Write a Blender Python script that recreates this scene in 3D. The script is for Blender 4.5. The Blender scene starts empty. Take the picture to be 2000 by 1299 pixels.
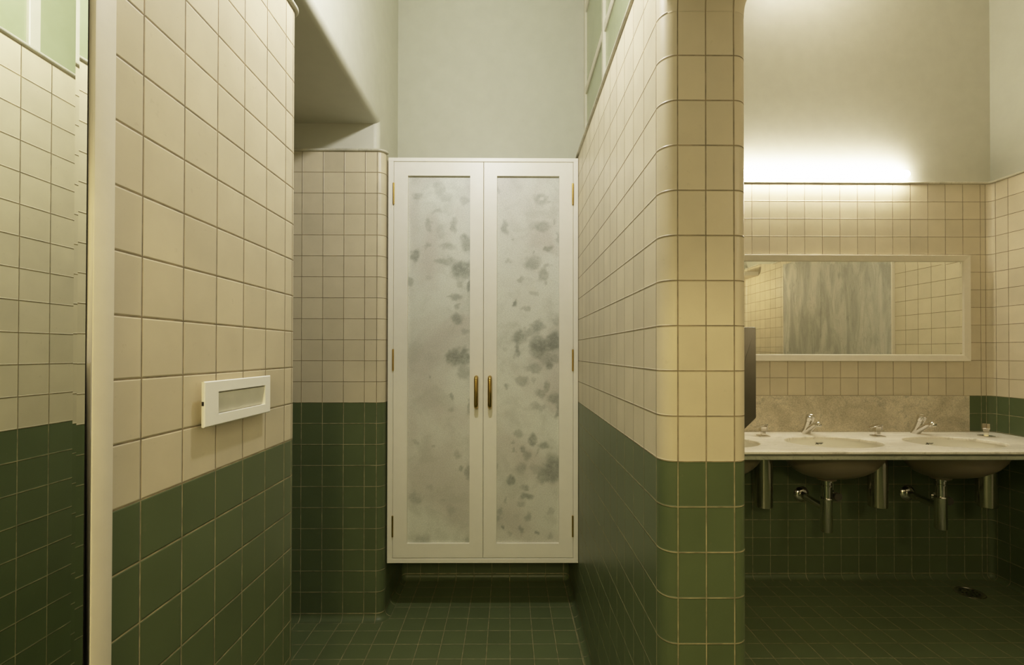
import bpy, bmesh, math, random
from mathutils import Vector, Matrix
random.seed(7)
sc = bpy.context.scene
COL = sc.collection
T = 0.103            # one tile pitch in metres; the room is laid out on the tile grid
FL = -10.3           # floor level counted in tile rows below the beige / green joint
PI = math.pi

def P(x, r, z):      # x to the right, r tile row (height), z depth  ->  Blender metres
    return Vector((x * T, z * T, (r - FL) * T))

# ------------------------------------------------------------------ helpers
def link(name, bm, mat, parent=None, smooth=True, angle=35):
    me = bpy.data.meshes.new(name)
    bmesh.ops.remove_doubles(bm, verts=bm.verts, dist=1e-6)
    bmesh.ops.recalc_face_normals(bm, faces=bm.faces)
    bm.to_mesh(me); bm.free()
    if mat is not None:
        for m in (mat if isinstance(mat, (list, tuple)) else [mat]):
            me.materials.append(m)
    if smooth:
        me.polygons.foreach_set('use_smooth', [True] * len(me.polygons))
        try:
            me.set_sharp_from_angle(angle=math.radians(angle))
        except Exception:
            pass
    o = bpy.data.objects.new(name, me)
    COL.objects.link(o)
    if parent is not None:
        o.parent = parent
        o.matrix_parent_inverse = Matrix.Translation(-parent.location)
        # keep the child in world coordinates while the root sits at its own base
        o.matrix_parent_inverse = Matrix.Translation(parent.location).inverted() if parent.parent is None else Matrix.Identity(4)
        if parent.parent is not None:
            o.matrix_parent_inverse = Matrix.Identity(4)
    return o

def root(name, loc, label, cat, group=None):
    o = bpy.data.objects.new(name, None)
    o.empty_display_size = 0.02
    COL.objects.link(o)
    o.location = loc
    o['label'] = label; o['category'] = cat
    if group: o['group'] = group
    return o

def tag(o, label, cat, group=None):
    o['label'] = label; o['category'] = cat
    if group: o['group'] = group
    return o

def struct(o):
    o['kind'] = 'structure'
    return o

def box(bm, x0, x1, r0, r1, z0, z1, bev=0.0, seg=2, mi=0):
    vs = [bm.verts.new(P(x, r, z)) for x in (x0, x1) for r in (r0, r1) for z in (z0, z1)]
    idx = [(0, 1, 3, 2), (4, 6, 7, 5), (0, 4, 5, 1), (2, 3, 7, 6), (0, 2, 6, 4), (1, 5, 7, 3)]
    fs = [bm.faces.new([vs[i] for i in f]) for f in idx]
    for f in fs: f.material_index = mi
    if bev > 0:
        es = list({e for f in fs for e in f.edges})
        bmesh.ops.bevel(bm, geom=es, offset=bev * T, segments=seg, profile=0.5, affect='EDGES')
    return vs

def lathe(bm, c, axis, prof, n=32, cap0=True, cap1=True, sx=1.0):
    """prof: list of (distance along axis, radius) in tile units; c world start point"""
    axis = axis.normalized()
    ref = Vector((0, 0, 1)) if abs(axis.z) < 0.9 else Vector((1, 0, 0))
    u = axis.cross(ref).normalized(); v = axis.cross(u).normalized()
    rings = []
    for d, r in prof:
        rings.append([bm.verts.new(c + axis * d * T + (u * math.cos(a) * sx + v * math.sin(a)) * r * T)
                      for a in [2 * PI * i / n for i in range(n)]])
    for a, b in zip(rings, rings[1:]):
        for i in range(n):
            bm.faces.new((a[i], a[(i + 1) % n], b[(i + 1) % n], b[i]))
    if cap0: bm.faces.new(rings[0])
    if cap1: bm.faces.new(rings[-1])

def tube(bm, pts, rad, n=16, caps=True):
    """round bar through world points; rad number or list, tile units"""
    m = len(pts); rads = rad if isinstance(rad, (list, tuple)) else [rad] * m
    rings = []; prev = None
    for i, p in enumerate(pts):
        if i == 0: t = pts[1] - p
        elif i == m - 1: t = p - pts[i - 1]
        else: t = (pts[i + 1] - p).normalized() + (p - pts[i - 1]).normalized()
        t.normalize()
        if prev is None:
            ref = Vector((0, 0, 1)) if abs(t.z) < 0.9 else Vector((1, 0, 0))
            u = t.cross(ref).normalized()
        else:
            u = (prev - t * prev.dot(t)).normalized()
        prev = u; v = t.cross(u)
        rings.append([bm.verts.new(p + (u * math.cos(a) + v * math.sin(a)) * rads[i] * T) for a in [2 * PI * k / n for k in range(n)]])
    for a, b in zip(rings, rings[1:]):
        for i in range(n):
            bm.faces.new((a[i], a[(i + 1) % n], b[(i + 1) % n], b[i]))
    if caps:
        bm.faces.new(rings[0]); bm.faces.new(rings[-1])

# path: list of (x, z, u, w)  w = width of the tile on the segment that starts here
def arc(cx, cz, rx, rz, a0, a1, u0, u1, w, n=10):
    out = []
    for i in range(n + 1):
        t = i / n; a = math.radians(a0 + (a1 - a0) * t)
        out.append((cx + rx * math.cos(a), cz + rz * math.sin(a), u0 + (u1 - u0) * t, w))
    return out

def clean(path):
    out = []
    for p in path:
        if out and abs(out[-1][0] - p[0]) < 1e-5 and abs(out[-1][1] - p[1]) < 1e-5:
            if abs(out[-1][2] - p[2]) < 1e-5:
                out[-1] = p
            else:
                out.append(p)
        else:
            out.append(p)
    return out

def normals(path, side):
    n = len(path); res = []
    for i in range(n):
        t = Vector((0, 0))
        for a, b in ((i - 1, i), (i, i + 1)):
            if 0 <= a and b < n:
                d = Vector((path[b][0] - path[a][0], path[b][1] - path[a][1]))
                if d.length > 1e-6: t += d.normalized()
                elif a == i - 1 and a - 1 >= 0:
                    d = Vector((path[b][0] - path[a - 1][0], path[b][1] - path[a - 1][1])); t += d.normalized()
                elif b + 1 < n:
                    d = Vector((path[b + 1][0] - path[a][0], path[b + 1][1] - path[a][1])); t += d.normalized()
        t.normalize()
        res.append(Vector((-t.y, t.x)) * side)
    return res

def sweep(bm, path, prof, side):
    """prof: list of (offset outward, row, v, vwidth)"""
    path = clean(path)
    uv = bm.loops.layers.uv.get('UVMap') or bm.loops.layers.uv.new('UVMap')
    ts = bm.loops.layers.uv.get('TileSize') or bm.loops.layers.uv.new('TileSize')
    ns = normals(path, side)
    grid = [[bm.verts.new(P(p[0] + ns[i].x * q[0], q[1], p[1] + ns[i].y * q[0])) for q in prof] for i, p in enumerate(path)]
    for i in range(len(path) - 1):
        if (Vector(path[i][:2]) - Vector(path[i + 1][:2])).length < 1e-5: continue
        for j in range(len(prof) - 1):
            try:
                f = bm.faces.new((grid[i][j], grid[i + 1][j], grid[i + 1][j + 1], grid[i][j + 1]))
            except ValueError:
                continue
            for l, (a, b) in zip(f.loops, ((i, j), (i + 1, j), (i + 1, j + 1), (i, j + 1))):
                l[uv].uv = (path[a][2], prof[b][2])
                l[ts].uv = (path[i][3], prof[j][3])

def wall(name, path, side, r0=-10.0, r1=12.0, d=0.0, mat=None, parent=None):
    bm = bmesh.new()
    sweep(bm, path, [(0, r0, r0 - d, 1), (0, r1, r1 - d, 1)], side)
    return struct(link(name, bm, mat or M['tile'], parent, angle=50))

COVE = [(0.3 - 0.3 * math.cos(a), -10.0 - 0.3 * math.sin(a), -10.0 - 0.999 * a / (PI / 2), 0.42) for a in [PI / 2 * i / 8 for i in range(9)]]
def cove(name, path, side):
    bm = bmesh.new(); sweep(bm, path, COVE, side)
    return struct(link(name, bm, M['tile'], angle=60))

def ledge_prof(t=0.13, out=0.11, back=-0.34, r0=12.0):
    pr = [(back, r0, 0, 1), (out - t / 2, r0, 0, 1)]
    pr += [(out - t / 2 + t / 2 * math.sin(a), r0 + t / 2 - t / 2 * math.cos(a), 0, 1) for a in [PI * i / 8 for i in range(1, 8)]]
    pr += [(out - t / 2, r0 + t, 0, 1), (back, r0 + t, 0, 1)]
    return pr
def ledge(name, path, side, **k):
    bm = bmesh.new(); sweep(bm, path, ledge_prof(**k), side)
    return struct(link(name, bm, M['ledge'], angle=60))

def quad(bm, pts):
    return bm.faces.new([bm.verts.new(p) for p in pts])

# ------------------------------------------------------------------ materials
M = {}
def newmat(name):
    m = bpy.data.materials.new(name); m.use_nodes = True
    nt = m.node_tree
    for n in list(nt.nodes): nt.nodes.remove(n)
    out = nt.nodes.new('ShaderNodeOutputMaterial')
    b = nt.nodes.new('ShaderNodeBsdfPrincipled')
    nt.links.new(b.outputs[0], out.inputs[0])
    return m, nt, b
def N(nt, t, **k):
    n = nt.nodes.new(t)
    for a, v in k.items(): setattr(n, a, v)
    return n
def math_(nt, op, a, b=None, c=None, clamp=False):
    n = N(nt, 'ShaderNodeMath', operation=op, use_clamp=clamp)
    for i, v in enumerate((a, b, c)):
        if v is None: continue
        if isinstance(v, (int, float)): n.inputs[i].default_value = v
        else: nt.links.new(v, n.inputs[i])
    return n.outputs[0]
def mixc(nt, fac, a, b, mode='MIX'):
    n = N(nt, 'ShaderNodeMix', data_type='RGBA', blend_type=mode)
    for i, v in ((0, fac), (6, a), (7, b)):
        if isinstance(v, (int, float)): n.inputs[i].default_value = v
        elif isinstance(v, tuple): n.inputs[i].default_value = (*v, 1) if len(v) == 3 else v
        else: nt.links.new(v, n.inputs[i])
    return n.outputs[2]
def maprange(nt, v, a, b, c=0.0, d=1.0, smooth=True):
    n = N(nt, 'ShaderNodeMapRange', interpolation_type='SMOOTHSTEP' if smooth else 'LINEAR')
    nt.links.new(v, n.inputs[0])
    for i, x in enumerate((a, b, c, d)): n.inputs[i + 1].default_value = x
    return n.outputs[0]
def noise(nt, vec, scale, detail=4, rough=0.55, dist=0.0):
    n = N(nt, 'ShaderNodeTexNoise')
    n.inputs['Scale'].default_value = scale; n.inputs['Detail'].default_value = detail
    n.inputs['Roughness'].default_value = rough; n.inputs['Distortion'].default_value = dist
    if vec is not None: nt.links.new(vec, n.inputs['Vector'])
    return n.outputs[0]
def objco(nt):
    return N(nt, 'ShaderNodeTexCoord').outputs['Object']
def bump(nt, b, h, strength, dist):
    n = N(nt, 'ShaderNodeBump'); n.inputs['Strength'].default_value = strength; n.inputs['Distance'].default_value = dist
    nt.links.new(h, n.inputs['Height']); nt.links.new(n.outputs[0], b.inputs['Normal'])

BEIGE = (0.60, 0.525, 0.385)
GREEN = (0.093, 0.119, 0.057)
def tile_mat(name, beige=BEIGE, green=GREEN):
    m, nt, b = newmat(name)
    u1 = N(nt, 'ShaderNodeUVMap', uv_map='UVMap'); u2 = N(nt, 'ShaderNodeUVMap', uv_map='TileSize')
    s1 = N(nt, 'ShaderNodeSeparateXYZ'); s2 = N(nt, 'ShaderNodeSeparateXYZ')
    nt.links.new(u1.outputs[0], s1.inputs[0]); nt.links.new(u2.outputs[0], s2.inputs[0])
    ds = []
    for k in (0, 1):
        f = math_(nt, 'FRACT', s1.outputs[k])
        d = math_(nt, 'MINIMUM', f, math_(nt, 'SUBTRACT', 1.0, f))
        ds.append(math_(nt, 'MULTIPLY', d, s2.outputs[k]))
    d = math_(nt, 'MINIMUM', *ds)
    face = maprange(nt, d, 0.007, 0.016)
    fl = N(nt, 'ShaderNodeCombineXYZ')
    nt.links.new(math_(nt, 'FLOOR', s1.outputs[0]), fl.inputs[0]); nt.links.new(math_(nt, 'FLOOR', s1.outputs[1]), fl.inputs[1])
    wn = N(nt, 'ShaderNodeTexWhiteNoise', noise_dimensions='3D'); nt.links.new(fl.outputs[0], wn.inputs[0])
    var = maprange(nt, wn.outputs[0], 0, 1, 0.94, 1.05, False)
    isb = math_(nt, 'GREATER_THAN', s1.outputs[1], 0.0)
    co = objco(nt)
    n1 = noise(nt, co, 9.0, 5); n2 = noise(nt, co, 60.0, 3)
    soft = maprange(nt, n1, 0.25, 0.75, 0.93, 1.05, False)
    colr = mixc(nt, isb, green, beige)
    vv = math_(nt, 'MULTIPLY', var, soft)
    cc = N(nt, 'ShaderNodeCombineXYZ')
    for i in range(3): nt.links.new(vv, cc.inputs[i])
    colr = mixc(nt, 1.0, colr, cc.outputs[0], 'MULTIPLY')
    # faint scuffs on the glaze
    sp = maprange(nt, n2, 0.66, 0.74)
    colr = mixc(nt, math_(nt, 'MULTIPLY', sp, 0.10), colr, (0.25, 0.2, 0.13))
    grout = mixc(nt, isb, (0.330, 0.275, 0.160), (0.225, 0.168, 0.100))
    gn = maprange(nt, noise(nt, co, 30.0, 3), 0.35, 0.65, 0.6, 1.25, False)
    gc = N(nt, 'ShaderNodeCombineXYZ')
    for i in range(3): nt.links.new(gn, gc.inputs[i])
    grout = mixc(nt, 1.0, grout, gc.outputs[0], 'MULTIPLY')
    nt.links.new(mixc(nt, face, grout, colr), b.inputs['Base Color'])
    nt.links.new(maprange(nt, face, 0, 1, 0.85, 0.38, False), b.inputs['Roughness'])
    b.inputs['Specular IOR Level'].default_value = 0.35
    h1 = maprange(nt, d, 0.006, 0.034)
    h = math_(nt, 'ADD', h1, math_(nt, 'MULTIPLY', n1, 0.10))
    bump(nt, b, h, 0.55, 0.0022)
    return m
M['tile'] = tile_mat('glazed_square_tile')
M['floor_tile'] = tile_mat('glazed_square_floor_tile', green=(0.112, 0.140, 0.066))

def plain(name, col, rough=0.5, metal=0.0, spec=0.5, nscale=0, namp=0.06, bumps=0.0):
    m, nt, b = newmat(name)
    b.inputs['Base Color'].default_value = (*col, 1)
    b.inputs['Roughness'].default_value = rough; b.inputs['Metallic'].default_value = metal
    b.inputs['Specular IOR Level'].default_value = spec
    if nscale:
        n = noise(nt, objco(nt), nscale, 5)
        k = maprange(nt, n, 0.25, 0.75, 1 - namp, 1 + namp, False)
        cc = N(nt, 'ShaderNodeCombineXYZ')
        for i in range(3): nt.links.new(k, cc.inputs[i])
        nt.links.new(mixc(nt, 1.0, col, cc.outputs[0], 'MULTIPLY'), b.inputs['Base Color'])
        if bumps: bump(nt, b, n, bumps, 0.002)
    return m
M['plaster'] = plain('painted_plaster', (0.565, 0.545, 0.455), 0.48, spec=0.3, nscale=14, namp=0.035, bumps=0.12)
M['plaster_shaded'] = plain('painted_plaster_shaded', (0.485, 0.475, 0.39), 0.48, spec=0.3, nscale=14, namp=0.035, bumps=0.12)  # darker copy of the wall plaster, shade put into its colour
M['plaster_dark'] = plain('painted_plaster_soffit', (0.54, 0.48, 0.37), 0.8, spec=0.15, nscale=10, namp=0.05, bumps=0.15)
M['ceiling'] = plain('ceiling_paint', (0.75, 0.73, 0.66), 0.85, spec=0.1, nscale=6, namp=0.02)
M['white_paint'] = plain('cream_white_gloss_paint', (0.78, 0.745, 0.65), 0.38, spec=0.4, nscale=20, namp=0.02)
M['white_paint2'] = plain('cream_white_satin_paint', (0.70, 0.64, 0.52), 0.5, spec=0.35, nscale=26, namp=0.03, bumps=0.1)
M['window_paint'] = plain('cream_window_paint', (0.58, 0.545, 0.44), 0.5, spec=0.3, nscale=26, namp=0.03)
M['plastic'] = plain('white_plastic', (0.88, 0.86, 0.80), 0.35, spec=0.4, nscale=8, namp=0.01)
M['plastic2'] = plain('pale_grey_plastic', (0.60, 0.58, 0.48), 0.5, spec=0.3, nscale=30, namp=0.05)
M['black'] = plain('black_gasket', (0.012, 0.009, 0.008), 0.7, nscale=30, namp=0.2)
M['porcelain'] = plain('white_porcelain', (0.80, 0.77, 0.68), 0.08, spec=0.6, nscale=5, namp=0.01)
M['basin_brown'] = plain('dark_brown_basin_outside', (0.21, 0.17, 0.115), 0.35, nscale=6, namp=0.05)  # darker brown for the outside of the bowls
M['chrome'] = plain('polished_chrome', (0.72, 0.69, 0.65), 0.06, 1.0, nscale=12, namp=0.02)
M['black_plastic'] = plain('black_plastic', (0.02, 0.02, 0.02), 0.4, nscale=20, namp=0.1)
M['ink'] = plain('dark_green_ink', (0.03, 0.035, 0.02), 0.5, nscale=20, namp=0.1)
M['casing'] = plain('fixture_housing', (0.8, 0.76, 0.66), 0.4, nscale=10, namp=0.02)

def brushed(name, col, rough, sc_=(400, 400, 4)):
    m, nt, b = newmat(name)
    mp = N(nt, 'ShaderNodeMapping'); mp.inputs['Scale'].default_value = sc_
    nt.links.new(objco(nt), mp.inputs[0])
    n = noise(nt, mp.outputs[0], 1.0, 2)
    b.inputs['Metallic'].default_value = 1.0
    k = maprange(nt, n, 0.3, 0.7, 0.85, 1.1, False)
    cc = N(nt, 'ShaderNodeCombineXYZ')
    for i in range(3): nt.links.new(k, cc.inputs[i])
    nt.links.new(mixc(nt, 1.0, col, cc.outputs[0], 'MULTIPLY'), b.inputs['Base Color'])
    b.inputs['Roughness'].default_value = rough
    bump(nt, b, n, 0.05, 0.0005)
    return m
M['steel'] = brushed('brushed_steel', (0.62, 0.57, 0.49), 0.17)
M['brass'] = brushed('polished_brass', (0.50, 0.34, 0.11), 0.15)
M['grey_metal'] = plain('dark_grey_metal', (0.13, 0.115, 0.09), 0.42, 0.6, nscale=14, namp=0.08)

def mirror_mat(name, col):
    m, nt, b = newmat(name)
    b.inputs['Base Color'].default_value = (*col, 1)
    n = noise(nt, objco(nt), 3.0, 2)
    nt.links.new(mixc(nt, maprange(nt, n, 0.3, 0.7), col, tuple(c * 0.985 for c in col)), b.inputs['Base Color'])
    b.inputs['Metallic'].default_value = 1.0; b.inputs['Roughness'].default_value = 0.0
    return m
M['mirror'] = mirror_mat('silvered_glass', (0.93, 0.96, 0.88))
M['mirror2'] = mirror_mat('silvered_glass_vanity', (0.88, 0.88, 0.80))

def marble_cab(name):
    """granular grey marble; the attribute 'stain' on the slab holds its dark inclusions"""
    m, nt, b = newmat(name)
    co = objco(nt)
    big = noise(nt, co, 2.6, 3, 0.5, 0.6)
    cloud = noise(nt, co, 9.0, 6, 0.6, 0.4)
    fine = noise(nt, co, 230.0, 3, 0.75)
    fine2 = noise(nt, co, 520.0, 2, 0.8)
    dots = noise(nt, co, 120.0, 2, 0.6)
    base = mixc(nt, maprange(nt, big, 0.36, 0.64), (0.56, 0.535, 0.475), (0.66, 0.665, 0.585))
    base = mixc(nt, math_(nt, 'MULTIPLY', maprange(nt, cloud, 0.46, 0.68), 0.30), base, (0.36, 0.37, 0.32))
    at = N(nt, 'ShaderNodeAttribute', attribute_name='stain')
    st = math_(nt, 'MULTIPLY', at.outputs['Fac'], maprange(nt, noise(nt, co, 40.0, 5, 0.7), 0.25, 0.6, 0.55, 1.1, False))
    base = mixc(nt, math_(nt, 'MINIMUM', st, 0.92), base, (0.175, 0.19, 0.17))
    sp = math_(nt, 'MULTIPLY', maprange(nt, dots, 0.62, 0.70), math_(nt, 'ADD', 0.12, math_(nt, 'MULTIPLY', at.outputs['Fac'], 0.5)))
    base = mixc(nt, sp, base, (0.12, 0.125, 0.11))
    g = math_(nt, 'ADD', math_(nt, 'MULTIPLY', fine, 0.6), math_(nt, 'MULTIPLY', fine2, 0.4))
    k = maprange(nt, g, 0.34, 0.66, 0.76, 1.18, False)
    cc = N(nt, 'ShaderNodeCombineXYZ')
    for i in range(3): nt.links.new(k, cc.inputs[i])
    base = mixc(nt, 1.0, base, cc.outputs[0], 'MULTIPLY')
    nt.links.new(base, b.inputs['Base Color'])
    b.inputs['Roughness'].default_value = 0.42; b.inputs['Specular IOR Level'].default_value = 0.35
    return m
M['marble_cab'] = marble_cab('spotted_grey_marble')

def marble_soft(name, a, c, vein, stretch=(1, 1, 1), vs=6.0, grain=0.06):
    m, nt, b = newmat(name)
    mp = N(nt, 'ShaderNodeMapping'); mp.inputs['Scale'].default_value = stretch; nt.links.new(objco(nt), mp.inputs[0])
    co = mp.outputs[0]
    n1 = noise(nt, co, vs, 6, 0.6, 1.2); n2 = noise(nt, co, vs * 3, 6, 0.6, 2.0); n3 = noise(nt, objco(nt), 180.0, 3)
    base = mixc(nt, maprange(nt, n1, 0.32, 0.66), a, c)
    base = mixc(nt, math_(nt, 'MULTIPLY', maprange(nt, n2, 0.52, 0.72), 0.55), base, vein)
    k = maprange(nt, n3, 0.3, 0.7, 1 - grain, 1 + grain, False)
    cc = N(nt, 'ShaderNodeCombineXYZ')
    for i in range(3): nt.links.new(k, cc.inputs[i])
    nt.links.new(mixc(nt, 1.0, base, cc.outputs[0], 'MULTIPLY'), b.inputs['Base Color'])
    b.inputs['Roughness'].default_value = 0.3; b.inputs['Specular IOR Level'].default_value = 0.4
    return m
M['marble_top'] = marble_soft('cream_white_marble', (0.86, 0.81, 0.71), (0.72, 0.67, 0.57), (0.40, 0.36, 0.29), (1, 3.5, 1), 3.0)
M['marble_apron'] = marble_soft('green_grey_marble_edge', (0.44, 0.44, 0.34), (0.32, 0.33, 0.25), (0.16, 0.16, 0.12), (2, 2, 2), 3.0)
M['marble_splash'] = marble_soft('beige_grey_marble', (0.62, 0.55, 0.42), (0.43, 0.375, 0.275), (0.29, 0.265, 0.205), (1, 1, 1.3), 4.0, 0.22)
M['ledge'] = marble_soft('grey_veined_ledge_marble', (0.66, 0.62, 0.50), (0.46, 0.43, 0.34), (0.30, 0.29, 0.23), (1, 1, 1), 5.0)
M['marble_slab'] = marble_soft('vertical_veined_marble', (0.56, 0.53, 0.45), (0.36, 0.345, 0.295), (0.25, 0.25, 0.22), (1, 2.2, 0.55), 3.2, 0.07)
M['marble_slab'].node_tree.nodes['Principled BSDF'].inputs['Roughness'].default_value = 0.6

def glass_mat(name):
    m, nt, b = newmat(name)
    n = noise(nt, objco(nt), 5.0, 3)
    nt.links.new(mixc(nt, maprange(nt, n, 0.3, 0.7), (0.37, 0.40, 0.255), (0.41, 0.44, 0.29)), b.inputs['Base Color'])
    b.inputs['Roughness'].default_value = 0.22
    b.inputs['Specular IOR Level'].default_value = 0.5
    b.inputs['Transmission Weight'].default_value = 0.12
    return m
M['glass'] = glass_mat('frosted_green_glass')

def emit(name, col, s):
    m = bpy.data.materials.new(name); m.use_nodes = True; nt = m.node_tree
    for n in list(nt.nodes): nt.nodes.remove(n)
    out = N(nt, 'ShaderNodeOutputMaterial'); e = N(nt, 'ShaderNodeEmission')
    e.inputs[0].default_value = (*col, 1)
    co = N(nt, 'ShaderNodeTexCoord')
    k = maprange(nt, noise(nt, co.outputs['Object'], 2.0, 1), 0.2, 0.8, s * 0.97, s * 1.03, False)
    nt.links.new(k, e.inputs[1]); nt.links.new(e.outputs[0], out.inputs[0])
    return m
TUBE_COL = (1.0, 0.94, 0.82)
M['tube'] = emit('glowing_diffuser', TUBE_COL, 64.0)

# ------------------------------------------------------------------ plan
A = -6.042; ZL = 7.882; DL = -0.021
ZB = 22.764; XB = -9.873; DB = 0.013
B = 3.379; ZR = 10.904; ZP = 10.5; DR = 0.013
ZS = 26.826; XS = 22.745
W = 27.32; ZF = -1.1; RC = 0.29
CEIL = 27.0
NX = -5.95            # side of the cabinet niche

# ---- floor
def floor():
    bm = bmesh.new(); uv = bm.loops.layers.uv.new('UVMap'); ts = bm.loops.layers.uv.new('TileSize')
    for x0, x1, z0, z1 in ((-17, 28, -16, 28),):
        vs = [bm.verts.new(P(x, FL, z)) for x, z in ((x0, z0), (x1, z0), (x1, z1), (x0, z1))]
        f = bm.faces.new(vs)
        for l, (x, z) in zip(f.loops, ((x0, z0), (x1, z0), (x1, z1), (x0, z1))):
            l[uv].uv = ((x - 3.07) / 1.0, (z - 19.857) / 1.006 - 200.0); l[ts].uv = (1, 1)
    o = struct(link('floor', bm, M['floor_tile']))
    return o
floor()
bm = bmesh.new(); quad(bm, [P(-17, CEIL, -16), P(28, CEIL, -16), P(28, CEIL, 28), P(-17, CEIL, 28)])
struct(link('ceiling', bm, M['ceiling']))

# ---- left tiled wall
p_left = [(A, ZF, ZF - ZL, 1), (A, ZL + 5, 5, 0.42), (A, 13.30, 6, 0.55)] + arc(A - 0.35, 13.30, 0.35, 0.35, 0, 90, 6, 7, 0.55) \
    + [(A - 0.35, 13.65, 7, 1), (-16.4, 13.65, 17.0, 1)]
wall('wall_left', p_left, -1, d=DL)
cove('baseboard_left', p_left, -1)
ledge('trim_1', p_left, -1, back=-0.30)

# ---- passage end wall with the rounded corner into the cabinet niche
p_b1 = [(-16.4, ZB, -16.4 - XB, 1), (XB + 3, 3, 3, 0.57)]
p_b1[1] = (XB + 3, ZB, 3, 0.57)
p_b1 += [(-6.30, ZB, 4, 0.55)] + arc(-6.30, ZB + 0.35, 0.35, 0.35, -90, 0, 4, 5, 0.55) + [(NX, ZB + 0.35, 5, 1)]
wn = ZS - RC
p_b1 += [(NX, wn, 8.42, 0.45)]
wall('wall_passage', p_b1, -1, d=DB)
cove('baseboard_passage', p_b1, -1)
p_b1l = [q for q in p_b1 if q[1] < ZB + 0.36]
ledge('trim_2', p_b1l, -1, back=-0.34)

# ---- niche back wall (behind the cabinet)
p_nb = arc(NX + RC, wn, RC, RC, 180, 90, 9, 10, 0.45) + [(NX + RC, ZS, NX + RC + 4.93, 1), (B - RC, ZS, B - RC + 4.93, 1)] + arc(B - RC, wn, RC, RC, 90, 0, 17, 16, 0.45)
wall('wall_niche', p_nb, -1, d=DB)
cove('baseboard_niche', p_nb, -1)

# ---- the partition: left face, rounded end, right face
uR = wn - ZR
p_pt = [(B, wn, uR, 1), (B, ZR, 0, 0.55)]
p_pt += arc(3.7316, ZR, 0.353, 0.404, 180, 270, 0, -1, 0.55) + [(3.7316, ZP, -1, 0.624), (4.356, ZP, -2, 0.624), (4.980, ZP, -3, 0.55)]
p_pt += arc(4.980, ZP + 0.36, 0.36, 0.36, 270, 360, -3, -4, 0.55) + [(5.34, ZP + 0.36, -4, 1), (5.34, wn, -4 - (wn - ZP - 0.36), 1)]
p_pt += arc(5.34 + RC, wn, RC, RC, 180, 90, -25, -26, 0.45)
wall('wall_partition', p_pt, -1, d=DR)
cove('baseboard_partition', p_pt, -1)
p_ptl = [q for q in p_pt if q[1] < ZS - 0.3 or True]
ledge('trim_3', p_ptl, -1, back=-0.20)
bm = bmesh.new(); quad(bm, [P(3.45, 12.14, 10.7), P(5.25, 12.14, 10.7), P(5.25, 12.14, ZS), P(3.45, 12.14, ZS)])
struct(link('trim_4', bm, M['ledge']))

# flared course where the end of the partition runs into the lintel overhead
p_fl = [q for q in arc(3.7316, ZR, 0.353, 0.404, 236, 270, -0.62, -1, 0.55)] + [(3.7316, ZP, -1, 0.624), (4.356, ZP, -2, 0.624), (4.980, ZP, -3, 0.55)]
p_fl += arc(4.980, ZP + 0.36, 0.36, 0.36, 270, 345, -3, -3.85, 0.55)
FLARE = [(0.003 + 0.17 * (1 - math.cos(a)), 9.99 + 0.55 * math.sin(a), 10.02 + 0.9 * a / (PI / 2), 0.6) for a in [PI / 2 * i / 8 for i in range(9)]]
bm = bmesh.new(); sweep(bm, p_fl, FLARE, -1)
struct(link('trim_9', bm, M['tile'], angle=60))
bm = bmesh.new(); box(bm, 3.50, 5.20, 10.5, CEIL, ZF, ZP - 0.02)
struct(link('wall_lintel', bm, M['plaster'], angle=30))

# ---- wash-basin wall
p_s = [(5.34 + RC, ZS, 5.34 + RC - XS, 1), (XS + 4, ZS, 4, 0.29), (27.03, ZS, 5, 0.45)] + arc(27.03, wn, RC, RC, 90, 0, 5, 6, 0.45)
wall('wall_back', p_s, -1)
cove('baseboard_back', p_s, -1)
ledge('trim_5', p_s, -1, back=-0.2)
# ---- right wall
p_w = [(W, wn, 6, 0.67), (W, 25.863, 7, 1), (W, ZF + RC, 7 + (25.863 - ZF - RC), 1)]
wall('wall_right', p_w, -1)
cove('baseboard_right', p_w, -1)
ledge('trim_6', p_w, -1, back=-0.2)
# ---- wall behind the camera, with an open doorway on the left
p_f = arc(W - RC, ZF + RC, RC, RC, 360, 270, 0, 1, 0.45) + [(W - RC, ZF, 0, 1), (4.6, ZF, 22.43, 1)]
wall('wall_front', p_f, -1)
cove('baseboard_front', p_f, -1)
ledge('trim_7', p_f, -1, back=-0.2)

# ---- plaster
def plaster(name, polys, mat='plaster'):
    bm = bmesh.new()
    for q in polys: quad(bm, [P(*c) for c in q])
    return struct(link(name, bm, M[mat], angle=40))
XU = -6.285
plaster('wall_left_upper', [[(XU, 12.05, ZF), (XU, 12.05, 13.6), (XU, CEIL, 13.6), (XU, CEIL, ZF)],
                            [(XU, 12.05, 13.6), (-16.4, 12.05, 13.6), (-16.4, 13.43, 13.6), (XU, 13.43, 13.6)]])
# header over the passage with its rounded lower edge, soffit behind it
bm = bmesh.new()
prof = [(-16.4, 13.43)] + [(XU - 0.30 + 0.30 * math.sin(a), 13.73 - 0.30 * math.cos(a)) for a in [PI / 2 * i / 10 for i in range(11)]] + [(XU, CEIL)]
zz = [13.6, 23.25]
g = [[bm.verts.new(P(x, r, z)) for x, r in prof] for z in zz]
for j in range(len(prof) - 1):
    bm.faces.new((g[0][j], g[1][j], g[1][j + 1], g[0][j + 1]))
struct(link('wall_header', bm, M['plaster'], angle=80))
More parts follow.
